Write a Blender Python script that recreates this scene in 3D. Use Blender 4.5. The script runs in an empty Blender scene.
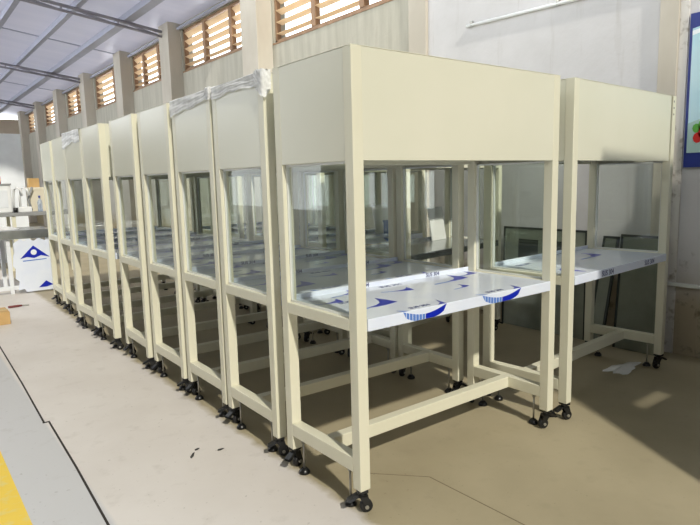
import bpy, bmesh, math, random
from mathutils import Vector, Matrix
random.seed(7)
scene = bpy.context.scene
COL = scene.collection

# ------------------------------------------------------------------ materials
def lin(c):
    f = lambda v: v/12.92 if v <= .04045 else ((v+.055)/1.055)**2.4
    return tuple(f(v/255) for v in c)+(1.,)

def mat(name, rgb, rough=.5, metal=0., rgb2=None, scale=6., detail=4., lo=.4, hi=.65, bump=0., spec=.5, stretch=(1, 1, 1)):
    m = bpy.data.materials.new(name); m.use_nodes = True
    nt = m.node_tree; b = nt.nodes['Principled BSDF']
    b.inputs['Roughness'].default_value = rough
    b.inputs['Metallic'].default_value = metal
    b.inputs['Specular IOR Level'].default_value = spec
    tc = nt.nodes.new('ShaderNodeTexCoord'); mp = nt.nodes.new('ShaderNodeMapping')
    mp.inputs['Scale'].default_value = stretch
    nz = nt.nodes.new('ShaderNodeTexNoise')
    nz.inputs['Scale'].default_value = scale; nz.inputs['Detail'].default_value = detail
    nt.links.new(tc.outputs['Object'], mp.inputs['Vector']); nt.links.new(mp.outputs['Vector'], nz.inputs['Vector'])
    rp = nt.nodes.new('ShaderNodeValToRGB')
    rp.color_ramp.elements[0].position = lo; rp.color_ramp.elements[1].position = hi
    rp.color_ramp.elements[0].color = lin(rgb)
    rp.color_ramp.elements[1].color = lin(rgb2 if rgb2 else tuple(min(255, v*1.03) for v in rgb))
    nt.links.new(nz.outputs['Fac'], rp.inputs['Fac'])
    nt.links.new(rp.outputs['Color'], b.inputs['Base Color'])
    if bump:
        bp = nt.nodes.new('ShaderNodeBump'); bp.inputs['Strength'].default_value = bump; bp.inputs['Distance'].default_value = .02
        nt.links.new(nz.outputs['Fac'], bp.inputs['Height']); nt.links.new(bp.outputs['Normal'], b.inputs['Normal'])
    return m

def clear_mat(name, tint, gloss_rough=.02, ior=1.3, haze=0., haze_rgb=(235, 238, 240)):
    m = bpy.data.materials.new(name); m.use_nodes = True
    nt = m.node_tree; nt.nodes.clear()
    out = nt.nodes.new('ShaderNodeOutputMaterial')
    tr = nt.nodes.new('ShaderNodeBsdfTransparent'); tr.inputs['Color'].default_value = tint
    gl = nt.nodes.new('ShaderNodeBsdfGlossy'); gl.inputs['Roughness'].default_value = gloss_rough
    lw = nt.nodes.new('ShaderNodeLayerWeight'); lw.inputs['Blend'].default_value = .5
    pw = nt.nodes.new('ShaderNodeMath'); pw.operation = 'POWER'; nt.links.new(lw.outputs['Facing'], pw.inputs[0]); pw.inputs[1].default_value = 5
    r0 = ((ior-1)/(ior+1))**2
    fr = nt.nodes.new('ShaderNodeMath'); fr.operation = 'MULTIPLY_ADD'; fr.inputs[1].default_value = .6; fr.inputs[2].default_value = r0
    nt.links.new(pw.outputs[0], fr.inputs[0])
    mx = nt.nodes.new('ShaderNodeMixShader')
    nt.links.new(fr.outputs[0], mx.inputs[0]); nt.links.new(tr.outputs[0], mx.inputs[1]); nt.links.new(gl.outputs[0], mx.inputs[2])
    last = mx
    if haze:
        df = nt.nodes.new('ShaderNodeBsdfDiffuse'); df.inputs['Color'].default_value = lin(haze_rgb)
        nz = nt.nodes.new('ShaderNodeTexNoise'); nz.inputs['Scale'].default_value = 14; nz.inputs['Detail'].default_value = 5
        tc = nt.nodes.new('ShaderNodeTexCoord'); nt.links.new(tc.outputs['Object'], nz.inputs['Vector'])
        mr = nt.nodes.new('ShaderNodeMapRange'); mr.inputs['From Min'].default_value = .35; mr.inputs['From Max'].default_value = .65
        mr.inputs['To Min'].default_value = haze*.85; mr.inputs['To Max'].default_value = min(1, haze*1.12)
        nt.links.new(nz.outputs['Fac'], mr.inputs['Value'])
        m2 = nt.nodes.new('ShaderNodeMixShader')
        nt.links.new(mr.outputs[0], m2.inputs[0]); nt.links.new(mx.outputs[0], m2.inputs[1]); nt.links.new(df.outputs[0], m2.inputs[2])
        last = m2
    nt.links.new(last.outputs[0], out.inputs['Surface'])
    return m

M = {}
M['cream'] = mat('cream_paint', (226, 223, 200), .36, rgb2=(230, 227, 205), scale=2.5)
M['panel'] = mat('cream_panel_film', (221, 220, 200), .28, rgb2=(226, 224, 205), scale=1.6, bump=.01)
M['film'] = mat('white_film', (230, 238, 254), .12, rgb2=(236, 243, 255), scale=5, bump=.03)
M['steel'] = mat('brushed_steel', (176, 180, 182), .2, .85, rgb2=(190, 194, 196), scale=14, stretch=(1, 30, 1))
M['blue'] = mat('print_blue', (20, 40, 176), .3, rgb2=(26, 48, 186))
M['lightblue'] = mat('print_light_blue', (92, 132, 208), .3)
M['ink'] = mat('print_ink', (62, 72, 120), .4)
M['black'] = mat('black_plastic', (18, 19, 20), .32, rgb2=(28, 29, 30))
M['wheel'] = mat('black_rubber', (26, 26, 27), .5)
M['zinc'] = mat('zinc_bolt', (170, 168, 160), .35, .8)
M['trim'] = mat('white_channel', (236, 238, 234), .35)
M['glass'] = clear_mat('clear_glass', (.96, .985, .966, 1), .015, 1.5)
M['wrap'] = clear_mat('plastic_wrap', (.96, .97, .98, 1), .18, 1.35, haze=.75, haze_rgb=(248, 249, 250))
M['ceiling'] = mat('roof_sheet', (198, 196, 204), .3, rgb2=(212, 208, 214), scale=1.2, stretch=(.4, 2, 1))
def roof_mat():
    m = M['ceiling']; nt = m.node_tree; b = nt.nodes['Principled BSDF']; out = nt.nodes['Material Output']
    t = nt.nodes.new('ShaderNodeBsdfTranslucent'); t.inputs['Color'].default_value = lin((236, 237, 248))
    mx = nt.nodes.new('ShaderNodeMixShader'); mx.inputs[0].default_value = .42  # translucency added so the plain sheets glow and brighten the hall
    nt.links.new(b.outputs[0], mx.inputs[1]); nt.links.new(t.outputs[0], mx.inputs[2]); nt.links.new(mx.outputs[0], out.inputs['Surface'])
roof_mat()
M['truss'] = mat('grey_steel_truss', (160, 158, 170), .5, rgb2=(172, 170, 180))
M['purlin'] = mat('grey_purlin', (176, 178, 194), .5)
M['wood'] = mat('louver_frame_wood', (152, 120, 92), .6, rgb2=(172, 138, 108), scale=8, stretch=(1, 1, .2))
M['endwall'] = mat('beige_end_wall', (196, 178, 156), .85, rgb2=(206, 190, 170), scale=1.2)
M['white'] = mat('white_paint', (232, 236, 240), .45)
M['whiteplastic'] = mat('white_plastic', (238, 240, 240), .4)
M['greyplastic'] = mat('grey_plastic', (150, 152, 152), .5)
M['bluebox'] = mat('blue_cover', (66, 104, 170), .5)
M['carton'] = mat('brown_cardboard', (196, 160, 104), .8, rgb2=(206, 170, 116), scale=9)
M['tape'] = mat('parcel_tape', (222, 200, 150), .25)
M['red'] = mat('red_plastic', (206, 38, 34), .4)
M['yellow'] = mat('yellow_label', (240, 200, 60), .5)
M['darkred'] = mat('dark_red_handle', (116, 46, 48), .5)
M['darkedge'] = mat('dark_edge', (44, 50, 46), .5)
M['sheetgrey'] = mat('grey_sheet_metal', (128, 134, 122), .28, .4, rgb2=(160, 164, 150), scale=2.2)
M['cable'] = mat('dark_joint', (48, 42, 38), .9)
M['crack'] = mat('fine_crack', (120, 110, 88), .9)
M['darkwall'] = mat('dark_grey_low_bounce', (74, 70, 62), .9)  # kept dark so the unseen walls bounce little light
M['solidroof'] = mat('solid_roof_sheet', (120, 120, 126), .5)
M['paint_yellow'] = mat('floor_paint_yellow', (236, 202, 66), .6, rgb2=(226, 206, 120), scale=18, detail=6, lo=.52, hi=.7)
M['paper'] = mat('white_paper', (235, 235, 232), .7)
M['creambox'] = mat('cream_box', (226, 218, 196), .6)
M['bottle'] = clear_mat('bottle_plastic', (.86, .91, .97, 1), .06, 1.4, haze=.3, haze_rgb=(200, 214, 236))
M['cap'] = mat('blue_cap', (40, 62, 158), .4)
M['navy'] = mat('poster_navy', (36, 52, 130), .4)
M['postersky'] = mat('poster_sky', (176, 218, 232), .4, rgb2=(214, 236, 240), scale=1.5, lo=.3, hi=.7)
M['posterwhite'] = mat('poster_white', (238, 244, 248), .4)
M['posterhill'] = mat('poster_haze', (170, 200, 196), .4)
M['green'] = mat('poster_green', (96, 170, 70), .4)

# translucent tan louver slats
def slat_mat():
    m = bpy.data.materials.new('louver_slat'); m.use_nodes = True
    nt = m.node_tree; nt.nodes.clear(); out = nt.nodes.new('ShaderNodeOutputMaterial')
    d = nt.nodes.new('ShaderNodeBsdfDiffuse'); t = nt.nodes.new('ShaderNodeBsdfTranslucent'); mx = nt.nodes.new('ShaderNodeMixShader')
    nz = nt.nodes.new('ShaderNodeTexNoise'); nz.inputs['Scale'].default_value = 3
    rp = nt.nodes.new('ShaderNodeValToRGB'); rp.color_ramp.elements[0].color = lin((236, 214, 184)); rp.color_ramp.elements[1].color = lin((246, 232, 210))
    nt.links.new(nz.outputs['Fac'], rp.inputs['Fac'])
    nt.links.new(rp.outputs[0], d.inputs['Color']); nt.links.new(rp.outputs[0], t.inputs['Color'])
    mx.inputs[0].default_value = .6
    nt.links.new(d.outputs[0], mx.inputs[1]); nt.links.new(t.outputs[0], mx.inputs[2]); nt.links.new(mx.outputs[0], out.inputs['Surface'])
    return m
M['slat'] = slat_mat()

def node_mix(nt, fac, a, b):
    n = nt.nodes.new('ShaderNodeMix'); n.data_type = 'RGBA'
    for s, v in ((n.inputs[0], fac), (n.inputs[6], a), (n.inputs[7], b)):
        if hasattr(v, 'is_output'): nt.links.new(v, s)
        else: s.default_value = v
    return n.outputs[2]

def ramp(nt, src, p0, p1):
    r = nt.nodes.new('ShaderNodeMapRange'); r.inputs['From Min'].default_value = p0; r.inputs['From Max'].default_value = p1
    nt.links.new(src, r.inputs['Value']); return r.outputs[0]

def noise(nt, vec, scale, detail=5, rough=.55):
    n = nt.nodes.new('ShaderNodeTexNoise'); n.inputs['Scale'].default_value = scale; n.inputs['Detail'].default_value = detail
    n.inputs['Roughness'].default_value = rough; nt.links.new(vec, n.inputs['Vector']); return n.outputs['Fac']

def math_n(nt, op, a, b):
    n = nt.nodes.new('ShaderNodeMath'); n.operation = op
    for s, v in ((n.inputs[0], a), (n.inputs[1], b)):
        if hasattr(v, 'is_output'): nt.links.new(v, s)
        else: s.default_value = v
    return n.outputs[0]

def floor_mat():
    m = bpy.data.materials.new('concrete_floor'); m.use_nodes = True
    nt = m.node_tree; b = nt.nodes['Principled BSDF']; b.inputs['Roughness'].default_value = .5; b.inputs['Specular IOR Level'].default_value = .35
    tc = nt.nodes.new('ShaderNodeTexCoord'); v = tc.outputs['Object']
    sp = nt.nodes.new('ShaderNodeSeparateXYZ'); nt.links.new(v, sp.inputs[0])
    n1 = noise(nt, v, 1.3); n2 = noise(nt, v, 9, 8); n3 = noise(nt, v, 45, 4)
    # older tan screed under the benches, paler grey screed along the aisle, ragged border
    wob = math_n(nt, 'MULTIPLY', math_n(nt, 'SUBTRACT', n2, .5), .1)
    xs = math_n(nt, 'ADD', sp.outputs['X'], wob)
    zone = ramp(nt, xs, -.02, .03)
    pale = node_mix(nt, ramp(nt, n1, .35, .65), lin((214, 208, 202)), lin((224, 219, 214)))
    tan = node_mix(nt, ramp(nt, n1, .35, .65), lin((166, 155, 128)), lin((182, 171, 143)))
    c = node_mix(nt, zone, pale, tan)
    # greyer slab beyond the joint
    c = node_mix(nt, ramp(nt, sp.outputs['X'], -.785, -.765), lin((200, 200, 201)), c)
    st = math_n(nt, 'MULTIPLY', ramp(nt, n2, .58, .8), .22)
    c = node_mix(nt, st, c, lin((128, 118, 98)))
    sp2 = math_n(nt, 'MULTIPLY', ramp(nt, n3, .66, .74), .4)
    c = node_mix(nt, sp2, c, lin((98, 90, 78)))
    nt.links.new(c, b.inputs['Base Color'])
    bp = nt.nodes.new('ShaderNodeBump'); bp.inputs['Strength'].default_value = .12; bp.inputs['Distance'].default_value = .01
    nt.links.new(n2, bp.inputs['Height']); nt.links.new(bp.outputs[0], b.inputs['Normal'])
    return m
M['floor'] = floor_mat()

def wall_mat():
    m = bpy.data.materials.new('old_plaster_wall'); m.use_nodes = True
    nt = m.node_tree; b = nt.nodes['Principled BSDF']; b.inputs['Roughness'].default_value = .9; b.inputs['Specular IOR Level'].default_value = .2
    tc = nt.nodes.new('ShaderNodeTexCoord'); v = tc.outputs['Object']
    sp = nt.nodes.new('ShaderNodeSeparateXYZ'); nt.links.new(v, sp.inputs[0])
    mp = nt.nodes.new('ShaderNodeMapping'); mp.inputs['Scale'].default_value = (1, 3, .35); nt.links.new(v, mp.inputs[0])
    n1 = noise(nt, v, 1.6, 6); n2 = noise(nt, mp.outputs[0], 3, 6); n3 = noise(nt, v, 12, 8)
    grey = node_mix(nt, ramp(nt, n2, .35, .65), lin((180, 176, 162)), lin((198, 194, 180)))
    whit = node_mix(nt, ramp(nt, n1, .35, .65), lin((210, 208, 208)), lin((220, 218, 219)))
    c = node_mix(nt, ramp(nt, sp.outputs['Y'], 2.75, 2.85), whit, grey)
    low = math_n(nt, 'MULTIPLY', ramp(nt, math_n(nt, 'ADD', sp.outputs['Z'], math_n(nt, 'MULTIPLY', n1, .5)), .95, .6), .75)
    c = node_mix(nt, low, c, lin((176, 158, 118)))
    blot = math_n(nt, 'MULTIPLY', math_n(nt, 'MULTIPLY', ramp(nt, n3, .58, .7), ramp(nt, sp.outputs['Z'], .9, .5)), .7)
    c = node_mix(nt, blot, c, lin((86, 76, 56)))
    st = math_n(nt, 'MULTIPLY', ramp(nt, n2, .6, .8), .35)
    c = node_mix(nt, st, c, lin((150, 140, 122)))
    nt.links.new(c, b.inputs['Base Color'])
    bp = nt.nodes.new('ShaderNodeBump'); bp.inputs['Strength'].default_value = .2; bp.inputs['Distance'].default_value = .02
    nt.links.new(n3, bp.inputs['Height']); nt.links.new(bp.outputs[0], b.inputs['Normal'])
    return m
M['wall'] = wall_mat()
M['pilaster'] = mat('grey_plaster_pilaster', (196, 188, 174), .9, rgb2=(210, 203, 190), scale=2.5, detail=6, stretch=(1, 1, .4), bump=.1)
M['flake'] = mat('flaking_whitewash', (226, 222, 216), .9, rgb2=(176, 168, 156), scale=16, detail=8, lo=.55, hi=.7)

# ------------------------------------------------------------------ mesh helpers
class MB:
    def __init__(self): self.bm = bmesh.new(); self.mats = []
    def mi(self, m):
        if m not in self.mats: self.mats.append(m)
        return self.mats.index(m)
    def box(self, x0, x1, y0, y1, z0, z1, m, bevel=0., mtx=None):
        r = bmesh.ops.create_cube(self.bm, size=1.)
        vs = r['verts']
        for v in vs:
            v.co = Vector((x0+(v.co.x+.5)*(x1-x0), y0+(v.co.y+.5)*(y1-y0), z0+(v.co.z+.5)*(z1-z0)))
        fs = set(f for v in vs for f in v.link_faces)
        i = self.mi(m)
        if bevel:
            es = list(set(e for v in vs for e in v.link_edges))
            rr = bmesh.ops.bevel(self.bm, geom=es, offset=bevel, segments=2, affect='EDGES', profile=.5)
            fs = set(rr['faces']) | set(f for f in fs if f.is_valid)
            vs = list(set(v for f in fs for v in f.verts))
        for f in fs: f.material_index = i
        if mtx:
            for v in vs: v.co = mtx @ v.co
        return self
    def prism(self, pts, ext, m):
        # pts: closed loop of 3-D points; ext: extrusion vector
        i = self.mi(m); ext = Vector(ext)
        a = [self.bm.verts.new(Vector(p)) for p in pts]; b = [self.bm.verts.new(Vector(p)+ext) for p in pts]
        n = len(a); fs = [self.bm.faces.new(a[::-1]), self.bm.faces.new(b)]
        for k in range(n): fs.append(self.bm.faces.new((a[k], a[(k+1) % n], b[(k+1) % n], b[k])))
        for f in fs: f.material_index = i
        return self
    def tube(self, path, r, m, seg=10, caps=True, radii=None):
        i = self.mi(m); path = [Vector(p) for p in path]; rings = []
        for k, p in enumerate(path):
            d = (path[min(k+1, len(path)-1)]-path[max(k-1, 0)]).normalized()
            up = Vector((0, 0, 1)) if abs(d.z) < .9 else Vector((1, 0, 0))
            s = d.cross(up).normalized(); t = s.cross(d)
            rr = radii[k] if radii else r
            rings.append([self.bm.verts.new(p+rr*(math.cos(2*math.pi*q/seg)*s+math.sin(2*math.pi*q/seg)*t)) for q in range(seg)])
        for a, b in zip(rings, rings[1:]):
            for q in range(seg):
                f = self.bm.faces.new((a[q], a[(q+1) % seg], b[(q+1) % seg], b[q])); f.material_index = i; f.smooth = True
        if caps:
            for rg in (rings[0][::-1], rings[-1]):
                f = self.bm.faces.new(rg); f.material_index = i
        return self
    def grid(self, fn, nu, nv, m):
        i = self.mi(m)
        vs = [[self.bm.verts.new(Vector(fn(u/nu, v/nv))) for v in range(nv+1)] for u in range(nu+1)]
        for u in range(nu):
            for v in range(nv):
                f = self.bm.faces.new((vs[u][v], vs[u+1][v], vs[u+1][v+1], vs[u][v+1])); f.material_index = i; f.smooth = True
        return self
    def mesh(self, me, mtx, m):
        i = self.mi(m); n0 = len(self.bm.faces)
        self.bm.from_mesh(me); self.bm.faces.ensure_lookup_table()
        fs = self.bm.faces[n0:]
        for v in set(v for f in fs for v in f.verts): v.co = mtx @ v.co
        for f in fs: f.material_index = i
        return self
    def build(self, name, parent=None, loc=(0, 0, 0)):
        bmesh.ops.recalc_face_normals(self.bm, faces=self.bm.faces)
        me = bpy.data.meshes.new(name); self.bm.to_mesh(me); self.bm.free()
        for m in self.mats: me.materials.append(M[m])
        o = bpy.data.objects.new(name, me); COL.objects.link(o); o.location = loc
        if parent: o.parent = parent
        return o

def text_mesh(s, size):
    c = bpy.data.curves.new('t', 'FONT'); c.body = s; c.size = size; c.extrude = .0004; c.align_x = 'CENTER'; c.offset = size*.012
    o = bpy.data.objects.new('t', c); COL.objects.link(o)
    bpy.context.view_layer.update()
    dg = bpy.context.evaluated_depsgraph_get()
    me = bpy.data.meshes.new_from_object(o.evaluated_get(dg))
    bpy.data.objects.remove(o); return me

def empty(name, loc=(0, 0, 0), rz=0.):
    o = bpy.data.objects.new(name, None); COL.objects.link(o); o.location = loc; o.rotation_euler = (0, 0, rz); o.empty_display_size = .1
    return o
def tag(o, label, cat, group=None):
    o['label'] = label; o['category'] = cat
    if group: o['group'] = group
    return o
def structure(o): o['kind'] = 'structure'; return o

CH = {}
def copy_tree(o, parent=None):
    c = o.copy(); COL.objects.link(c)
    if parent: c.parent = parent
    for ch in [x for x in COL.objects if x.parent == o]: copy_tree(ch, c)
    return c

# ------------------------------------------------------------------ the clean bench
W, D, H, T = 1.296, .545, 1.8, .05
ZB, ZS0, ZS1, ZP = .10, .743, .792, 1.391
LEAN = .0
def rail(mb, x0, x1, y0, y1, z0, z1): return mb.box(x0, x1, y0, y1, z0, z1, 'cream', .003)

def fin_top(mb, cx, cy, s, rot, z):
    # comet mark printed on the film: deep blue flaring blade with a striped pale tail
    def P(u, v):
        c, q = math.cos(rot), math.sin(rot); return (cx+s*(u*c-v*q), cy+s*(u*q+v*c), z)
    blade = [(-.1, -.05), (.3, .02), (.6, .16), (.82, .42), (1, .75), (1.06, .3), (1.04, -.12), (.6, -.16), (.2, -.14)]
    mb.prism([P(*p) for p in blade], (0, 0, .0006), 'blue')
    for k in range(6):
        a = -.2-.12*k
        mb.prism([P(a, -.03+.01*k), P(a+.09, -.04+.01*k), P(a+.09, -.13+.012*k), P(a, -.12+.012*k)], (0, 0, .0006), 'lightblue')
def fin_lip(mb, cx, w, y, z0, z1):
    # crescent on the front lip: arc on top, cut off by the lower edge
    h = z1-z0; n = 14
    def arc(u): return z1 - h*.52*math.sin(math.pi*min(max(u, 0), 1))
    def low(u): return z1 - h*1.05*math.sin(math.pi*u)**.4 if 0 < u < 1 else z1
    for k in range(n):
        u0, u1 = k/n, (k+1)/n
        right = u0 >= .5
        if not right: u1 = u0+.78/n
        pts = [(cx+w*(u0-.5), y, arc(u0)), (cx+w*(u1-.5), y, arc(u1)), (cx+w*(u1-.5), y, max(z0+.001, low(u1)-.002)), (cx+w*(u0-.5), y, max(z0+.001, low(u0)-.002))]
        mb.prism(pts, (0, -.0007, 0), 'blue' if right else 'lightblue')
    mb.prism([(cx+w*.30, y+.001, z1+.0012), (cx+w*.5, y+.001, z1+.0012), (cx+w*.56, y+.075, z1+.0012), (cx+w*.47, y+.03, z1+.0012)], (0, 0, .0006), 'blue')
    mb.prism([(cx-w*.5, y+.001, z1+.0012), (cx-w*.38, y+.001, z1+.0012), (cx-w*.46, y+.02, z1+.0012), (cx-w*.52, y+.035, z1+.0012)], (0, 0, .0006), 'lightblue')

TXT = text_mesh('SUS 304', .042)
TXTU = text_mesh('SUS 304', .03)
TXTS = text_mesh('SUS 304', .034)
def put_text_top(mb, me, x, y, z, rot=0.):
    mb.mesh(me, Matrix.Translation((x, y, z)) @ Matrix.Rotation(rot, 4, 'Z'), 'ink')
def put_text_front(mb, me, x, y, z):
    mb.mesh(me, Matrix.Translation((x, y, z)) @ Matrix.Rotation(math.pi/2, 4, 'X'), 'ink')

def worktop(root, kind):
    m = MB(); s = 'steel' if kind == 'bare' else 'film'
    x0, x1 = T+.002, W-T-.002
    m.box(x0, x1, .002, D-.004, .752, .790, s, .003)            # deck
    m.box(x0, x1, -.004, .014, .742, .791, s, .003)             # folded front lip
    m.box(x0, x1, D-.012, D, .752, .812, s, .003)               # back upstand
    wt = m.build('worktop', root)
    z = .7905
    def mark(fn, *a):
        p = MB(); fn(p, *a); return p.build('film_mark' if fn in (fin_top, fin_lip) else 'film_lettering', wt)
    if kind == 'print':
        for q in ((.20, .17, .15, .1), (.52, .36, .09, -.3), (.90, .37, .15, .15), (.28, .46, .10, .2), (1.10, .44, .10, .1), (.80, .20, .07, .2), (.10, .36, .09, -.2)): mark(fin_top, *q, z)
        for me, x, y in ((TXTS, .36, .022), (TXTS, .85, .022), (TXT, .22, .30), (TXT, .6, .47)): mark(put_text_top, me, x, y, z)
        mark(put_text_front, TXTU, .45, D-.0126, .7925); mark(put_text_front, TXTU, .95, D-.0126, .7925)
        mark(fin_lip, .36, .25, -.004, .743, .790); mark(fin_lip, .86, .28, -.004, .743, .790)
    elif kind == 'text':
        mark(fin_top, .35, .2, .16, -2.8, z); mark(fin_top, .8, .3, .16, .1, z)
        mark(put_text_front, TXT, .42, -.0046, .752); mark(put_text_front, TXT, .98, -.0046, .752)
        mark(put_text_top, TXT, .25, .42, z)
    return wt

def caster(root, x, y, ang):
    m = MB(); c, s = math.cos(ang), math.sin(ang)
    R = Matrix.Translation((x, y, 0)) @ Matrix.Rotation(ang, 4, 'Z')
    def tr(pts): return [R @ Vector(p) for p in pts]
    m.box(-.022, .022, -.022, .022, .088, .0995, 'black', .002, R)
    m.tube(tr([(0, 0, .075), (0, 0, .090)]), .017, 'black', 12)
    for sd in (-1, 1):
        m.prism(tr([(-.018, sd*.017, .078), (.02, sd*.017, .078), (.034, sd*.017, .03), (.026, sd*.017, .018), (.014, sd*.017, .022)]), R.to_3x3() @ Vector((0, -sd*.004, 0)), 'black')
    m.box(-.018, .022, -.017, .017, .068, .079, 'black', .002, R)
    body = m.build('caster', root)
    w = MB()
    w.tube(tr([(.016, -.0115, .0265), (.016, -.009, .0265), (.016, .009, .0265), (.016, .0115, .0265)]), .026, 'wheel', 18, radii=[.021, .0262, .0262, .021])
    w.tube(tr([(.016, -.0205, .0265), (.016, .0205, .0265)]), .008, 'zinc', 10)
    w.build('wheel', body)
    b = MB()
    b.prism(tr([(-.016, -.014, .07), (-.05, -.016, .052), (-.062, -.014, .054), (-.058, -.012, .062), (-.018, -.012, .082)]), R.to_3x3() @ Vector((0, .028, 0)), 'black')
    b.build('brake_pedal', body)

def level_foot(root, x, y):
    m = MB()
    m.tube([(x, y, .018), (x, y, .167)], .005, 'zinc', 8)
    m.tube([(x, y, .148), (x, y, .158)], .010, 'zinc', 6)
    f = m.build('leveling_foot', root)
    p = MB(); p.tube([(x, y, .001), (x, y, .010), (x, y, .026)], .024, 'black', 14, radii=[.026, .026, .012])
    p.build('foot_pad', f)

def glass_pane(root, x):
    y0, y1, z0, z1 = T, D-T, ZS1, ZP
    g = MB(); g.box(x-.0025, x+.0025, y0+.004, y1-.004, z0+.004, z1-.004, 'glass'); pane = g.build('glass_pane', root)
    t = MB(); w = .009
    t.box(x-.007, x+.007, y0, y1, z0, z0+w, 'trim'); t.box(x-.007, x+.007, y0, y1, z1-w, z1, 'trim')
    t.box(x-.007, x+.007, y0, y0+w, z0, z1, 'trim'); t.box(x-.007, x+.007, y1-w, y1, z0, z1, 'trim')
    t.build('pane_channel', pane)

def make_bench(kind):
    root = empty('clean_bench')
    for x in (0, W-T):
        for y in (0, D-T):
            rail(MB(), x, x+T, y, y+T, ZB, H-.002).build('leg', root)
    for x in (0, W-T):
        rail(MB(), x, x+T, T, D-T, ZS0, ZS1).build('glass_rail', root)
        rail(MB(), x, x+T, T, D-T, .168, .228).build('bottom_rail', root)
        glass_pane(root, x+T*.5)
    rail(MB(), T, W-T, D*.5-.025, D*.5+.025, .168, .228).build('stretcher', root)
    # hood: front, back, two sides and the lid
    MB().box(T-.001, W-T+(.001 if kind != 'text' else -.028), .001, .016, ZP, H-.003, 'panel', .002).build('front_panel', root)
    if kind == 'text':
        for zz in (1.765, 1.725, 1.685): MB().tube([(W-.036, -.0008, zz), (W-.036, .002, zz)], .006, 'black', 10).build('screw_hole', root)
    MB().box(T-.001, W-T+.001, D-.016, D-.001, ZP, H-.003, 'panel', .002).build('back_panel', root)
    for x in (.001, W-.016):
        MB().box(x, x+.015, T-.001, D-T+.001, ZP, H-.003, 'panel', .002).build('side_panel', root)
    MB().box(0, W, 0, D, H-.0025, H, 'cream', .001).build('lid', root)
    MB().box(T, W-T, .016, D-.016, ZP+.02, ZP+.035, 'panel').build('filter_screen', root)
    worktop(root, kind)
    k = 0
    for x, dx in ((T/2, 1), (W-T/2, -1)):
        for y, dy in ((T/2, 1), (D-T/2, -1)):
            caster(root, x, y, (-.45, .3, 2.75, 3.4)[k]); k += 1
            level_foot(root, x, y+dy*.075)
    return root

tops = {'print': make_bench('print'), 'text': make_bench('text'), 'bare': make_bench('bare')}
used = set()
def place(kind, x, y, a, label, group):
    o = copy_tree(tops[kind]) if kind in used else tops[kind]
    used.add(kind)
    o.location = (x, y, 0); o.rotation_euler = (0, 0, a); tag(o, label, 'workbench', group); return o
ROW = 'clean benches in the long row beside the aisle'
B = [(0, 0, 0), (.006, .642, -.018), (.016, 1.212, -.012), (.010, 1.791, -.008), (-.003, 2.401, -.018), (-.020, 3.130, 0), (-.020, 3.690, .03), (.018, 4.478, -.016), (.036, 5.150, -.018)]
WHICH = ['cream hooded bench on casters nearest the camera, heading the aisle row',
 'cream hooded bench right behind the nearest one',
 'third cream hooded bench from the near end of the aisle row',
 'fourth cream hooded bench from the near end of the aisle row',
 'fifth cream hooded bench in the aisle row, just before the wider gap',
 'sixth cream hooded bench in the aisle row, set slightly out after the gap',
 'seventh cream hooded bench in the aisle row, wrapped in film at its top',
 'eighth cream hooded bench in the aisle row, last but one before the steel table',
 'farthest cream hooded bench of the aisle row, closest to the steel table']
for (x, y, a), l in zip(B, WHICH): place('print', x, y, a, l, ROW)
RROW = 'clean benches in the row along the window wall'
place('text', 1.411, -.006, .0629, 'cream hooded bench at the right beside the poster wall', RROW)
place('bare', 1.45, 1.27, .15, 'askew cream hooded bench with bare grey steel top', RROW)
RL = ['cream hooded bench in the wall row, third from the camera', 'cream hooded bench in the wall row, fourth from the camera',
      'cream hooded bench in the wall row, fifth from the camera', 'cream hooded bench in the wall row, farthest from the camera']
for (x, y, a), l in zip([(1.5, 2.36, .05), (1.5, 3.05, .03), (1.47, 3.78, .01), (1.5, 4.5, .02)], RL):
    place('print', x, y, a, l, RROW)

# ------------------------------------------------------------------ plastic wrap left on some hoods
def wrap_strip(bench, y0, y1, drop0, drop1, seed, label, knot=None):
    rnd = random.Random(seed); ph = [rnd.uniform(0, 6) for _ in range(8)]
    def fn(u, v):
        y = y0+(y1-y0)*u; dr = drop0+(drop1-drop0)*u
        dr *= 1+.10*math.sin(7*u+ph[0])+.05*math.sin(19*u+ph[1])
        w = .0012*math.sin(17*v+6*u+ph[2])+.0007*math.sin(37*v-9*u+ph[3])+.002*math.sin(9*u+5*v+ph[4])
        if v < .25:   # lies on the lid
            q = v/.25; return (.10*(1-q)-.006*q, y, H+.006+.003*math.sin(20*u+ph[5])*(1-q)+max(0, w))
        q = (v-.25)/.75
        return (-.009+min(.005, w), y, H+.005-dr*q)
    m = MB(); m.grid(fn, 60, 30, 'wrap')
    if knot:
        ky, kz0, kz1, r = knot   # bunched cap pulled over the front corner of the hood
        def fk(u, v):
            w = .004*math.sin(17*u+9*v+ph[6])+.003*math.sin(31*v-8*u+ph[2])
            g = 1+.25*math.sin(5*u+ph[1])
            q = u*2-1          # -1: along the side, +1: along the front
            x, yy = (-.010-abs(w), -q*r*1.3-.01) if q < 0 else (q*r*.9*1.0-.01, -.012-abs(w))
            return (x, yy, H+.012-(kz1-kz0)*g*v+w*.5)
        m.grid(fk, 24, 12, 'wrap')
        def ft(u, v):
            return (-.010+r*.9*u, -.012+r*1.3*v, H+.012+.003*math.sin(11*u+7*v+ph[3]))
        m.grid(ft, 8, 8, 'wrap')
    x, y, a = bench
    o = m.build('plastic_wrap', None, (x, y, 0)); o.rotation_euler = (0, 0, a)
    tag(o, label, 'plastic wrap', 'plastic wrap left on the hoods'); return o
wrap_strip(B[1], .02, .53, .05, .06, 1, 'crumpled plastic film over the hood top of the second bench, bunched at the corner', (.0, 1.72, 1.815, .05))
wrap_strip(B[2], .0, .54, .045, .10, 2, 'crumpled plastic film over the hood top of the third bench', (.0, 1.76, 1.812, .03))
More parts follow.
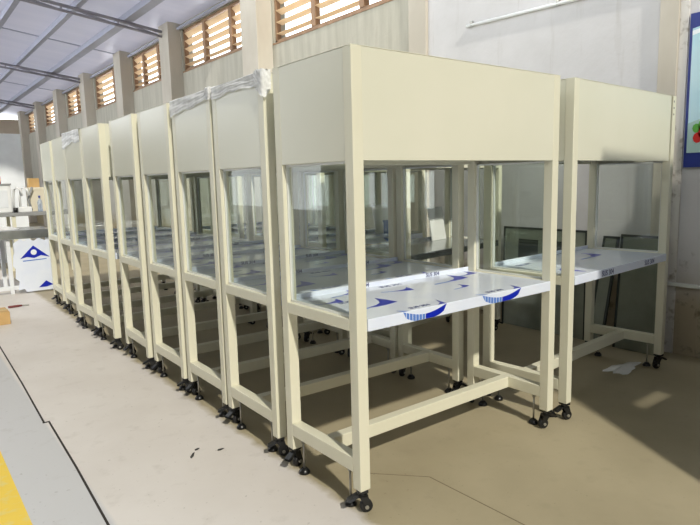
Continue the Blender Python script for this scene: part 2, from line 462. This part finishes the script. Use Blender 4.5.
wrap_strip(B[6], .0, .54, .10, .13, 3, 'plastic film over the hood top of the seventh bench in the aisle row')

# ------------------------------------------------------------------ the hall
XW = 3.1; Y_END = 25.4
def roof_z(x): return 4.15+.13*(XW-x)
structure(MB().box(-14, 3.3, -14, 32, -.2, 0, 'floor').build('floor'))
# floor joint and lane paint
m = MB()
pts = [(-.728, 6.2), (-.733, 3.944), (-.757, 2.75), (-.782, 1.90)]
for (xa, ya), (xb, yb) in zip(pts, pts[1:]):
    m.prism([(xa-.005, ya, 0), (xb-.005, yb, 0), (xb+.005, yb, 0), (xa+.005, ya, 0)], (0, 0, .0015), 'cable')
m.prism([(-.79, 1.89, 0), (-.752, 1.89, 0), (-.752, 1.905, 0), (-.79, 1.905, 0)], (0, 0, .0015), 'cable')
pts = [(-.757, 1.90), (-.775, 1.2), (-.800, .55), (-.83, -.9)]
for (xa, ya), (xb, yb) in zip(pts, pts[1:]):
    m.prism([(xa-.005, ya, 0), (xb-.005, yb, 0), (xb+.005, yb, 0), (xa+.005, ya, 0)], (0, 0, .0015), 'cable')
structure(m.build('trim_1'))
structure(MB().box(-1.17, -1.032, -3, 9, 0, .0015, 'paint_yellow').build('trim_2'))
m = MB(); pts = [(.20, .30), (.43, .05), (.44, -.44), (.46, -1.2)]
for (xa, ya), (xb, yb) in zip(pts, pts[1:]):
    m.prism([(xa-.002, ya, 0), (xb-.002, yb, 0), (xb+.002, yb, 0), (xa+.002, ya, 0)], (0, 0, .001), 'crack')
structure(m.build('trim_3'))

# windows: (y0, y1, sill, top, mullion ys)
WIN = [(2.98, 5.66, 3.22, 4.02, (3.75, 4.72)), (6.19, 8.82, 3.33, 4.05, (6.98, 7.95)), (9.34, 11.58, 3.35, 4.05, (10.1, 10.95)),
       (12.14, 14.5, 3.28, 4.05, (13.0,)), (15.2, 17.5, 3.36, 4.05, (16.4,)), (18.2, 20.6, 3.36, 4.05, (19.3,)), (21.3, 23.6, 3.36, 4.05, (22.4,))]
w = MB(); x0, x1 = XW, XW+.2
w.box(x0, x1, -3, Y_END+.2, 0, 3.2, 'wall')
prev = -3
for y0, y1, s, t, mu in WIN:
    w.box(x0, x1, prev, y0, 3.2, 4.25, 'wall'); w.box(x0, x1, y0, y1, 3.2, s, 'wall'); w.box(x0, x1, y0, y1, t, 4.25, 'wall'); prev = y1
w.box(x0, x1, prev, Y_END+.2, 3.2, 4.25, 'wall')
wr = structure(w.build('wall_right'))
for k, y0 in enumerate((5.70, 8.86, 11.62, 14.6, 17.65, 20.7, 23.7)):
    MB().box(XW-.24, XW+.05, y0, y0+.45, 0, 4.17, 'pilaster', .006).build('pilaster', wr)
MB().box(XW-.035, XW+.05, 2.68, 2.93, 0, 4.1, 'pilaster', .004).build('pilaster', wr)
MB().box(XW-.03, XW+.05, .25, .38, 0, 4.1, 'pilaster', .004).build('pilaster', wr)
MB().box(XW-.012, XW+.05, .19, .25, 0, 4.1, 'flake', .003).build('pilaster_edge', wr)
MB().box(XW-.035, XW+.02, -2.8, .30, .505, .53, 'trim', .003).build('wall_ledge', wr)
for k, (y0, y1, s, t, mu) in enumerate(WIN):
    fr = MB(); xa, xb = XW+.03, XW+.10; f = .04
    fr.box(xa, xb, y0, y1, s, s+f, 'wood'); fr.box(xa, xb, y0, y1, t-f, t, 'wood')
    fr.box(xa, xb, y0, y0+f, s, t, 'wood'); fr.box(xa, xb, y1-f, y1, s, t, 'wood')
    win = structure(fr.build('window_%d' % (k+1)))
    for yy in mu: MB().box(xa-.01, xb, yy-.045, yy+.045, s+f, t-f, 'wood').build('mullion', win)
    edges = [y0+f]+[q for yy in sorted(mu) for q in (yy-.045, yy+.045)]+[y1-f]
    for e0, e1 in zip(edges[::2], edges[1::2]):
        sl = MB(); n = 5; p = (t-s-2*f)/n
        for q in range(n):
            zc = s+f+p*(q+.55); tilt = math.radians(6+10*q)
            R = Matrix.Translation((XW+.07, 0, zc)) @ Matrix.Rotation(tilt, 4, 'Y')
            sl.box(-.05, .05, e0+.004, e1-.004, -.003, .003, 'slat', 0, R)
        sl.build('louver_slats', win)
    MB().box(XW-.01, XW+.03, y0-.02, y1+.02, s-.022, s, 'wood').build('window_sill', win)

structure(MB().box(-6, XW+.2, Y_END, Y_END+.2, 0, 4.02, 'endwall').build('wall_back'))
structure(MB().box(-5.2, -5., 12.5, Y_END+.2, 0, 3.1, 'darkwall').box(-5.2, -5., 5.0, 7.4, 0, 3.1, 'darkwall').box(-5.2, -5., -7.0, 5.0, 0, 5.2, 'darkwall').build('wall_left'))  # unseen left wall; its gaps are shaped to let sky light in
wf = MB()   # unseen sun blocker, added; raking edge casts floor shadow, slot a light patch
wf.prism([(.87, -1.5, 0), (XW, -1.5, 0), (XW, -1.5, 1.2), (1.305, -1.5, 1.2)], (0, -.12, 0), 'darkwall')
wf.prism([(1.305, -1.5, 1.2), (1.62, -1.5, 1.2), (1.62, -1.5, 1.34), (1.356, -1.5, 1.34)], (0, -.12, 0), 'darkwall')
wf.prism([(1.96, -1.5, 1.2), (XW, -1.5, 1.2), (XW, -1.5, 1.34), (1.96, -1.5, 1.34)], (0, -.12, 0), 'darkwall')
wf.prism([(1.356, -1.5, 1.34), (XW, -1.5, 1.34), (XW, -1.5, 2.8), (1.42, -1.5, 2.8), (1.42, -1.5, 1.52)], (0, -.12, 0), 'darkwall')
structure(wf.build('sun_blocker'))

# roof sheets with purlins, eave pipe and trusses
Y_ROOF = 6.6
r = MB(); xl = -5.0
r.prism([(xl, Y_ROOF, roof_z(xl)), (XW+.35, Y_ROOF, roof_z(XW+.35)), (XW+.35, Y_ROOF, roof_z(XW+.35)+.004), (xl, Y_ROOF, roof_z(xl)+.004)], (0, Y_END+1-Y_ROOF, 0), 'ceiling')
ce = structure(r.build('ceiling'))
for i, xp in enumerate((2.28, 1.46, .66, -.15, -.95, -1.75, -2.6, -3.4)):
    z = roof_z(xp); hw = .085 if i == 0 else .045
    MB().box(xp-hw, xp+hw, Y_ROOF, Y_END+.2, z-.1, z-.002, 'purlin').build('purlin', ce)
for yy in (12.0, 18.0):
    MB().prism([(xl, yy, roof_z(xl)-.012), (XW, yy, roof_z(XW)-.012), (XW, yy, roof_z(XW)-.001), (xl, yy, roof_z(xl)-.001)], (0, .05, 0), 'purlin').build('sheet_lap', ce)
MB().tube([(XW-.05, 6.6, 4.07), (XW-.05, 24.5, 4.07)], .028, 'purlin', 10).build('eave_pipe', ce)
TL = ['grey steel roof truss nearest the camera, ending on the pilaster between two louvered windows', 'grey steel roof truss in the middle, beyond the nearest one', 'farthest grey steel roof truss near the end wall']
for (yy, l) in zip((9.15, 14.9, 20.9), TL):
    t = empty('roof_truss', (XW-.24, yy, 3.9)); ox, oy, oz = XW-.24, yy, 3.9
    def seg(name, a, b, rr=.022):
        MB().tube([(a[0]-ox, 0, a[1]-oz), (b[0]-ox, 0, b[1]-oz)], rr, 'truss', 8).build(name, t)
    tz = lambda x: roof_z(x)-.13; bz = lambda x: 3.97+.13*(2.86-x)
    seg('top_chord', (2.86, tz(2.86)), (-4.5, tz(-4.5)), .028); seg('bottom_chord', (2.86, bz(2.86)), (-4.5, bz(-4.5)), .024)
    xs = [2.86, 2.1, 1.2, .3, -.6, -1.5, -2.4, -3.3, -4.2]
    for a, b in zip(xs, xs[1:]):
        seg('strut', (b, bz(b)), (b, tz(b)), .018); seg('brace', (a, bz(a)), (b, tz(b)), .016)
    tag(t, l, 'roof truss', 'roof trusses')

# wall fittings on the right
t = MB().tube([(0, 2.16, 2.715), (0, .2, 2.66)], .014, 'whiteplastic', 10).build('conduit', None, (XW-.02, 0, 0))
tag(t, 'thin pale conduit pipe running up the white wall near the top', 'pipe')
for yy in (2.1, 1.2): MB().box(-.012, .02, yy-.012, yy+.012, 2.67+.028*(yy-.2)-.02, 2.68+.028*(yy-.2)+.01, 'zinc').build('pipe_clip', t)
po = empty('poster', (XW-.012, .175, 1.35))
MB().box(-.01, .01, -1.3, 0, 0, 1.03, 'navy').build('poster_frame', po)
MB().box(-.012, -.0095, -1.28, -.018, .10, 1.01, 'postersky').build('printed_picture', po)
q = MB()
pts = [(-.013, -1.28, 1.01), (-.013, -.018, 1.01), (-.013, -.018, .93)]+[(-.013, -.018-.6*u, .93+.07*math.sin(u*1.57)) for u in (.25, .5, .75, 1.)]+[(-.013, -1.28, 1.0)]
q.prism(pts, (.001, 0, 0), 'navy')
q.prism([(-.013, -.018-.6*u, .915+.07*math.sin(u*1.57)) for u in (0, .25, .5, .75, 1.)]+[(-.013, -.018-.6*u, .885+.085*math.sin(u*1.57)) for u in (1., .75, .5, .25, 0)], (.001, 0, 0), 'posterwhite')
q.prism([(-.013, -.018, .10), (-.013, -1.28, .10), (-.013, -1.28, .42), (-.013, -.5, .40), (-.013, -.2, .36), (-.013, -.018, .30)], (.001, 0, 0), 'posterhill')
q.build('poster_shapes', po)
f = MB()
for (yy, zz, rr, mm) in ((-.085, .20, .03, 'red'), (-.12, .235, .035, 'red'), (-.075, .265, .026, 'green'), (-.115, .285, .03, 'green'), (-.14, .18, .03, 'red')):
    f.prism([(-.0145, yy+rr*math.cos(a*.7), zz+rr*math.sin(a*.7)*1.2) for a in range(9)], (.001, 0, 0), mm)
f.build('poster_flower', po)
tag(po, 'blue bordered poster on the white wall at the right edge', 'poster')

# ------------------------------------------------------------------ things leaning by the wall
def leaning(name, label, y0, y1, xb, xt, z1, mm, skew=0., inner=False, group='sheets leaning on the wall'):
    o = empty(name, (xb, (y0+y1)/2, 0)); oy = (y0+y1)/2
    th = .012; n = Vector((z1, 0, xb-xt)).normalized()*th
    def P(y, q, k=0): return Vector((0+(xt-xb)*q, y-oy+skew*q, .002+z1*q))+n*k
    MB().prism([P(y0, 0), P(y1, 0), P(y1, 1), P(y0, 1)], n, mm).build('sheet', o)
    e = MB(); w = .018
    def strip(a, b, c, d): e.prism([P(*a)-n*.3, P(*b)-n*.3, P(*c)-n*.3, P(*d)-n*.3], n*1.6, 'darkedge')
    dw = w/z1
    strip((y0, 1-dw), (y1, 1-dw), (y1, 1), (y0, 1)); strip((y1-w, 0), (y1, 0), (y1, 1), (y1-w, 1)); strip((y0, 0), (y0+w, 0), (y0+w, 1), (y0, 1))
    if inner:
        for yy in (y0+.30*(y1-y0), y0+.68*(y1-y0)):
            strip((yy-.10, .62), (yy+.10, .62), (yy+.10, .88), (yy-.10, .88))
    e.build('dark_edging', o)
    tag(o, label, 'sheet', group)
leaning('metal_sheet', 'large grey metal sheet leaning on the wall, nearest the right end of the right bench', .22, .56, 2.93, 3.04, .86, 'sheetgrey', .02)
leaning('metal_sheet', 'narrow grey metal sheet leaning on the wall, middle of the three behind the right bench', .61, .735, 2.86, 3.03, .84, 'sheetgrey', -.02)
leaning('metal_sheet', 'dark edged sheet with two square openings leaning on the wall behind the nearest bench', .80, 1.62, 2.95, 3.06, .87, 'sheetgrey', .07, True)
def crumple(name, x, y, r0, r1, h, mm, seed, label, cat, z=0.):
    rnd = random.Random(seed); ph = [rnd.uniform(0, 6.3) for _ in range(6)]
    def fn(u, v):
        a = u*2*math.pi; q = math.sin(math.pi*min(1, v)*.5)
        rr = (1+.25*math.sin(3*a+ph[0])+.15*math.sin(7*a+ph[1]))*(1-v)
        return (r0*rr*math.cos(a), r1*rr*math.sin(a), .002+h*q*(.7+.3*math.sin(5*a+ph[2])*(1-v)))
    o = MB().grid(fn, 28, 6, mm).build(name, None, (x, y, z)); tag(o, label, cat); return o
crumple('paper_scrap', 2.50, .25, .17, .07, .03, 'paper', 3, 'crumpled white paper lying on the floor under the right bench', 'scrap')

# white sheets and the blue box standing on the wall-row benches
def stand_sheet(x0, x1, y, h, a, label):
    xc = (x0+x1)/2; o = empty('white_board', (xc, y, .7915), a)
    MB().prism([(-(x1-x0)/2, 0, 0), ((x1-x0)/2, 0, 0), ((x1-x0)/2, .05, h), (-(x1-x0)/2, .05, h)], (0, .008, 0), 'paper').build('board', o)
    MB().prism([((x1-x0)/2+.002, 0, 0), ((x1-x0)/2+.03, .03, 0), ((x1-x0)/2+.03, .07, h), ((x1-x0)/2+.002, .05, h)], (0, .01, 0), 'darkedge').build('dark_edge', o)
    tag(o, label, 'board', 'white boards standing on the wall row benches')
stand_sheet(2.27, 2.48, 1.84, .28, .17, 'white board standing on the bare grey steel worktop')
stand_sheet(2.42, 2.64, 2.75, .28, .08, 'white board standing on the worktop behind the bare steel one, beside a blue box')
bb = MB(); bb.box(-.045, .045, -.035, .035, 0, .13, 'bluebox', .006); bb.box(-.05, .05, -.04, .04, .115, .13, 'bluebox', .004)
tag(bb.build('storage_box', None, (2.52, 2.66, .791)), 'small blue box on the worktop before a white board', 'box')

# ------------------------------------------------------------------ far left work area
t = empty('steel_table', (-.35, 6.98, 0), 0)
tt = MB(); tt.box(-.95, .62, -.30, .36, .755, .80, 'steel', .004); tt.box(-.95, .62, -.305, -.295, .69, .80, 'steel', .003); tt.build('table_top', t)
for x in (-.93, .10, .55):
    for y in (-.26, .31): MB().box(x, x+.045, y-.02, y+.025, 0, .757, 'white', .003).build('leg', t)
MB().box(-.885, .10, -.265, -.225, .05, .10, 'white', .003).build('bottom_rail', t)
MB().box(.145, .55, -.265, -.225, .05, .10, 'white', .003).build('bottom_rail', t)
tag(t, 'steel topped table with white legs beyond the end of the aisle row', 'table')
# film covered sheet under it, with the triangle mark
fs = empty('film_covered_sheet', (0, 6.64, 0))
zz = lambda i: .0
left = [(-.17, .05), (-.15, .16), (-.19, .2), (-.18, .32), (-.205, .36), (-.19, .50), (-.175, .52), (-.18, .64), (-.15, .66)]
topp = [(-.10, .69), (-.06, .66), (-.01, .69), (.05, .66), (.11, .69), (.18, .66), (.26, .68)]
outline = [(.26, .02), (-.08, .02), (-.10, .06)]+left+topp
MB().prism([(x, 0+.02*z, z) for x, z in outline], (0, .006, 0), 'film').build('sheet', fs)
tri = [(-.12, .44), (.04, .60), (.22, .44), (.12, .47), (.04, .44), (-.04, .46)]
MB().prism([(x, -.001+.02*z, z) for x, z in tri], (0, -.001, 0), 'blue').build('film_mark', fs)
MB().prism([(.10+x, -.001+.02*z, z) for x, z in [(-.04, .06), (.05, .14), (.13, .08), (.05, .06)]], (0, -.001, 0), 'blue').build('film_mark', fs)
MB().prism([(.04+.035*math.cos(a*.5236), -.0022+.02*(.51+.035*math.sin(a*.5236)), .515+.035*math.sin(a*.5236)) for a in range(12)], (0, -.001, 0), 'posterwhite').build('film_mark', fs)
MB().prism([(x, -.001+.02*z, z) for x, z in [(-.09, .405), (.18, .415), (.18, .425), (-.09, .418)]], (0, -.001, 0), 'lightblue').build('film_mark', fs)
tag(fs, 'sheet in white film with blue triangle mark propped under the steel table', 'sheet')
crumple('clear_plastic_film', -.30, 6.95, .2, .16, .06, 'wrap', 8, 'crumpled clear film heaped on the steel table', 'film', .80)

t = empty('work_table', (0, 8.8, 0))
MB().box(-1.2, .95, -.32, .35, .90, .955, 'greyplastic', .004).build('table_top', t)
for x in (-1.15, .1, .88):
    for y in (-.28, .28): MB().box(x, x+.05, y-.025, y+.025, 0, .902, 'cream', .003).build('leg', t)
tag(t, 'dark edged work table behind the steel table', 'table')
o = empty('equipment_case', (-.22, 8.75, .955))
MB().box(-.42, .35, -.2, .2, 0, .42, 'whiteplastic', .02).build('body', o)
MB().box(.17, .30, -.207, -.199, .08, .34, 'white', .004).build('front_plate', o)
MB().box(-.36, .36, -.21, .21, .415, .44, 'greyplastic', .004).build('lid', o)
tag(o, 'white equipment case on the work table below the red can', 'case')
o = empty('can', (-.02, 8.65, 1.395))
MB().tube([(0, 0, 0), (0, 0, .11), (0, 0, .125)], .04, 'red', 14, radii=[.042, .042, .03]).build('can_body', o)
MB().tube([(0, 0, .03), (0, 0, .07)], .0425, 'yellow', 14).build('can_label', o)
MB().tube([(0, 0, .125), (0, 0, .145)], .022, 'red', 12).build('cap', o)
tag(o, 'small red can standing on the white case', 'can')
# bent white pipes on a base: two hooked tubes and a small tray
o = empty('pipe_fixture', (.27, 8.66, .955))
MB().box(-.06, .13, -.08, .08, 0, .08, 'whiteplastic', .01).build('tray', o)
for k, x in enumerate((-.10, -.01, .12)):
    pth = [(x, .05, .0 if x < -.05 else .08), (x+.005, .05, .22), (x+.02, .03, .34), (x+.06, 0, .38), (x+.10, -.03, .34), (x+.115, -.04, .25)]
    if k == 2: pth = [(x+.02, .02, .02), (x-.02, .01, .2), (x+.05, 0, .38)]
    MB().tube(pth, .017, 'whiteplastic' if k < 2 else 'greyplastic', 10).build('bent_pipe', o)
tag(o, 'white bent pipes rising from a tray on the work table', 'fixture')
o = MB().tube([(-.02, 0, 0), (-.02, 0, .07), (-.02, 0, .075)], .03, 'black', 12, radii=[.03, .03, .012]).build('cup', None, (.19, 8.56, .955)); tag(o, 'small dark cup on the work table before the pipes', 'cup')
o = empty('storage_box', (.53, 8.86, .955))
MB().box(-.12, .14, -.14, .14, 0, .36, 'creambox', .006).build('box_body', o); MB().box(-.125, .145, -.145, .145, .33, .375, 'creambox', .006).build('lid', o)
tag(o, 'cream box on the work table behind the blue capped bottle', 'box')
o = MB().box(-.06, .09, -.08, .08, 0, .14, 'carton', .004); o.box(-.062, .092, -.012, .012, .05, .1405, 'tape')
tag(o.build('carton', None, (.48, 8.86, 1.331)), 'small brown carton on top of the cream box', 'box')
o = empty('water_bottle', (.51, 8.56, .955))
MB().tube([(0, 0, 0), (0, 0, .01), (0, 0, .15), (0, 0, .19), (0, 0, .215)], .035, 'bottle', 16, radii=[.03, .036, .036, .02, .014]).build('bottle_body', o)
MB().tube([(0, 0, .213), (0, 0, .245)], .016, 'cap', 12).build('cap', o)
tag(o, 'clear bottle with blue cap on the work table', 'bottle')
o = empty('partition_board', (-.2, 9.9, 0))
MB().box(-.9, .75, -.02, .02, .06, 2.24, 'white', .004).build('board', o)
for x in (-.8, .6): MB().box(x, x+.05, -.25, .25, 0, .06, 'greyplastic', .004).build('foot', o)
tag(o, 'tall plain white board standing behind the work table', 'board')

# floor items
o = empty('carton', (-.66, 4.99, 0))
b = MB(); b.box(-.17, .14, -.14, .15, 0, .125, 'carton', .004); b.build('box_body', o)
b = MB(); b.box(-.172, .142, -.02, .03, .05, .1265, 'tape'); b.build('tape', o)
tag(o, 'brown taped carton on the aisle floor at the left edge', 'box')
o = empty('hand_tool', (-.31, 5.74, 0))
MB().tube([(-.11, 0, .014), (-.09, 0, .014), (.0, 0, .014), (.03, 0, .014)], .013, 'darkred', 10, radii=[.010, .014, .012, .009]).build('handle', o)
MB().tube([(.03, 0, .014), (.10, .0, .008)], .006, 'zinc', 8).build('blade', o)
tag(o, 'hand tool with dark red handle lying on the floor beyond the carton', 'tool')
for (x, y, a, l, s) in ((-.30, .95, .9, 'black scrap on the aisle floor, longest of three', .032), (-.255, 1.0, .3, 'small black scrap on the aisle floor, middle of three', .015), (-.165, .92, 0., 'small black scrap on the aisle floor, nearest the benches', .018)):
    o = MB().prism([(-s, -.004, .0005), (-s*.2, -.008, .0005), (s, -.002, .0005), (s*.7, .004, .0005), (-s*.6, .006, .0005)], (0, 0, .003), 'black').build('scrap', None, (x, y, 0))
    o.rotation_euler = (0, 0, a); tag(o, l, 'scrap', 'black scraps on the aisle floor')

# ------------------------------------------------------------------ light
sun = bpy.data.lights.new('sun', 'SUN'); sun.energy = 2.95; sun.angle = math.radians(2.0); sun.color = (1., .95, .84)
so = bpy.data.objects.new('sun', sun); COL.objects.link(so)
Ld = Vector((.20, 1.0, -.90)).normalized()
so.rotation_euler = Ld.to_track_quat('-Z', 'Y').to_euler()
wd = bpy.data.worlds.new('sky'); scene.world = wd; wd.use_nodes = True
nt = wd.node_tree; bg = nt.nodes['Background']
tc = nt.nodes.new('ShaderNodeTexCoord')
dt = nt.nodes.new('ShaderNodeVectorMath'); dt.operation = 'DOT_PRODUCT'; dt.inputs[1].default_value = (.55, .8, -.15)
nt.links.new(tc.outputs['Generated'], dt.inputs[0])
st = nt.nodes.new('ShaderNodeMapRange'); d2 = nt.nodes.new('ShaderNodeVectorMath'); d2.operation = 'DOT_PRODUCT'; d2.inputs[1].default_value = (-1., 0, -.8)
nt.links.new(tc.outputs['Generated'], d2.inputs[0])
nt.links.new(math_n(nt, 'MAXIMUM', dt.outputs['Value'], d2.outputs['Value']), st.inputs['Value'])
st.inputs['From Min'].default_value = .1; st.inputs['From Max'].default_value = .7; st.inputs['To Min'].default_value = .09; st.inputs['To Max'].default_value = 4.8
nt.links.new(st.outputs[0], bg.inputs['Strength'])
bg.inputs['Color'].default_value = (.93, .97, 1., 1)

# ------------------------------------------------------------------ camera
cx, cy, cz, yaw, pitch, roll, fpx = -1.3507, -1.7193, 1.3207, .6565, -.1381, -.0248, 592.9
f = Vector((math.sin(yaw)*math.cos(pitch), math.cos(yaw)*math.cos(pitch), math.sin(pitch)))
r = f.cross(Vector((0, 0, 1))).normalized(); u = r.cross(f)
c, s = math.cos(roll), math.sin(roll)
r2 = c*r+s*u; u2 = -s*r+c*u
mw = Matrix((r2, u2, -f)).transposed().to_4x4(); mw.translation = (cx, cy, cz)
cam = bpy.data.cameras.new('camera'); cam.sensor_fit = 'HORIZONTAL'; cam.sensor_width = 36; cam.lens = fpx/700*36; cam.clip_start = .05; cam.clip_end = 200
co = bpy.data.objects.new('camera', cam); COL.objects.link(co); co.matrix_world = mw
scene.camera = co
scene.view_settings.view_transform = 'Standard'; scene.view_settings.look = 'None'
scene.view_settings.gamma = 1.; scene.view_settings.exposure = 0.; scene.view_settings.use_curve_mapping = False
scene.cycles.transparent_max_bounces = 96; scene.cycles.max_bounces = 8; scene.cycles.diffuse_bounces = 2
scene.cycles.caustics_reflective = False
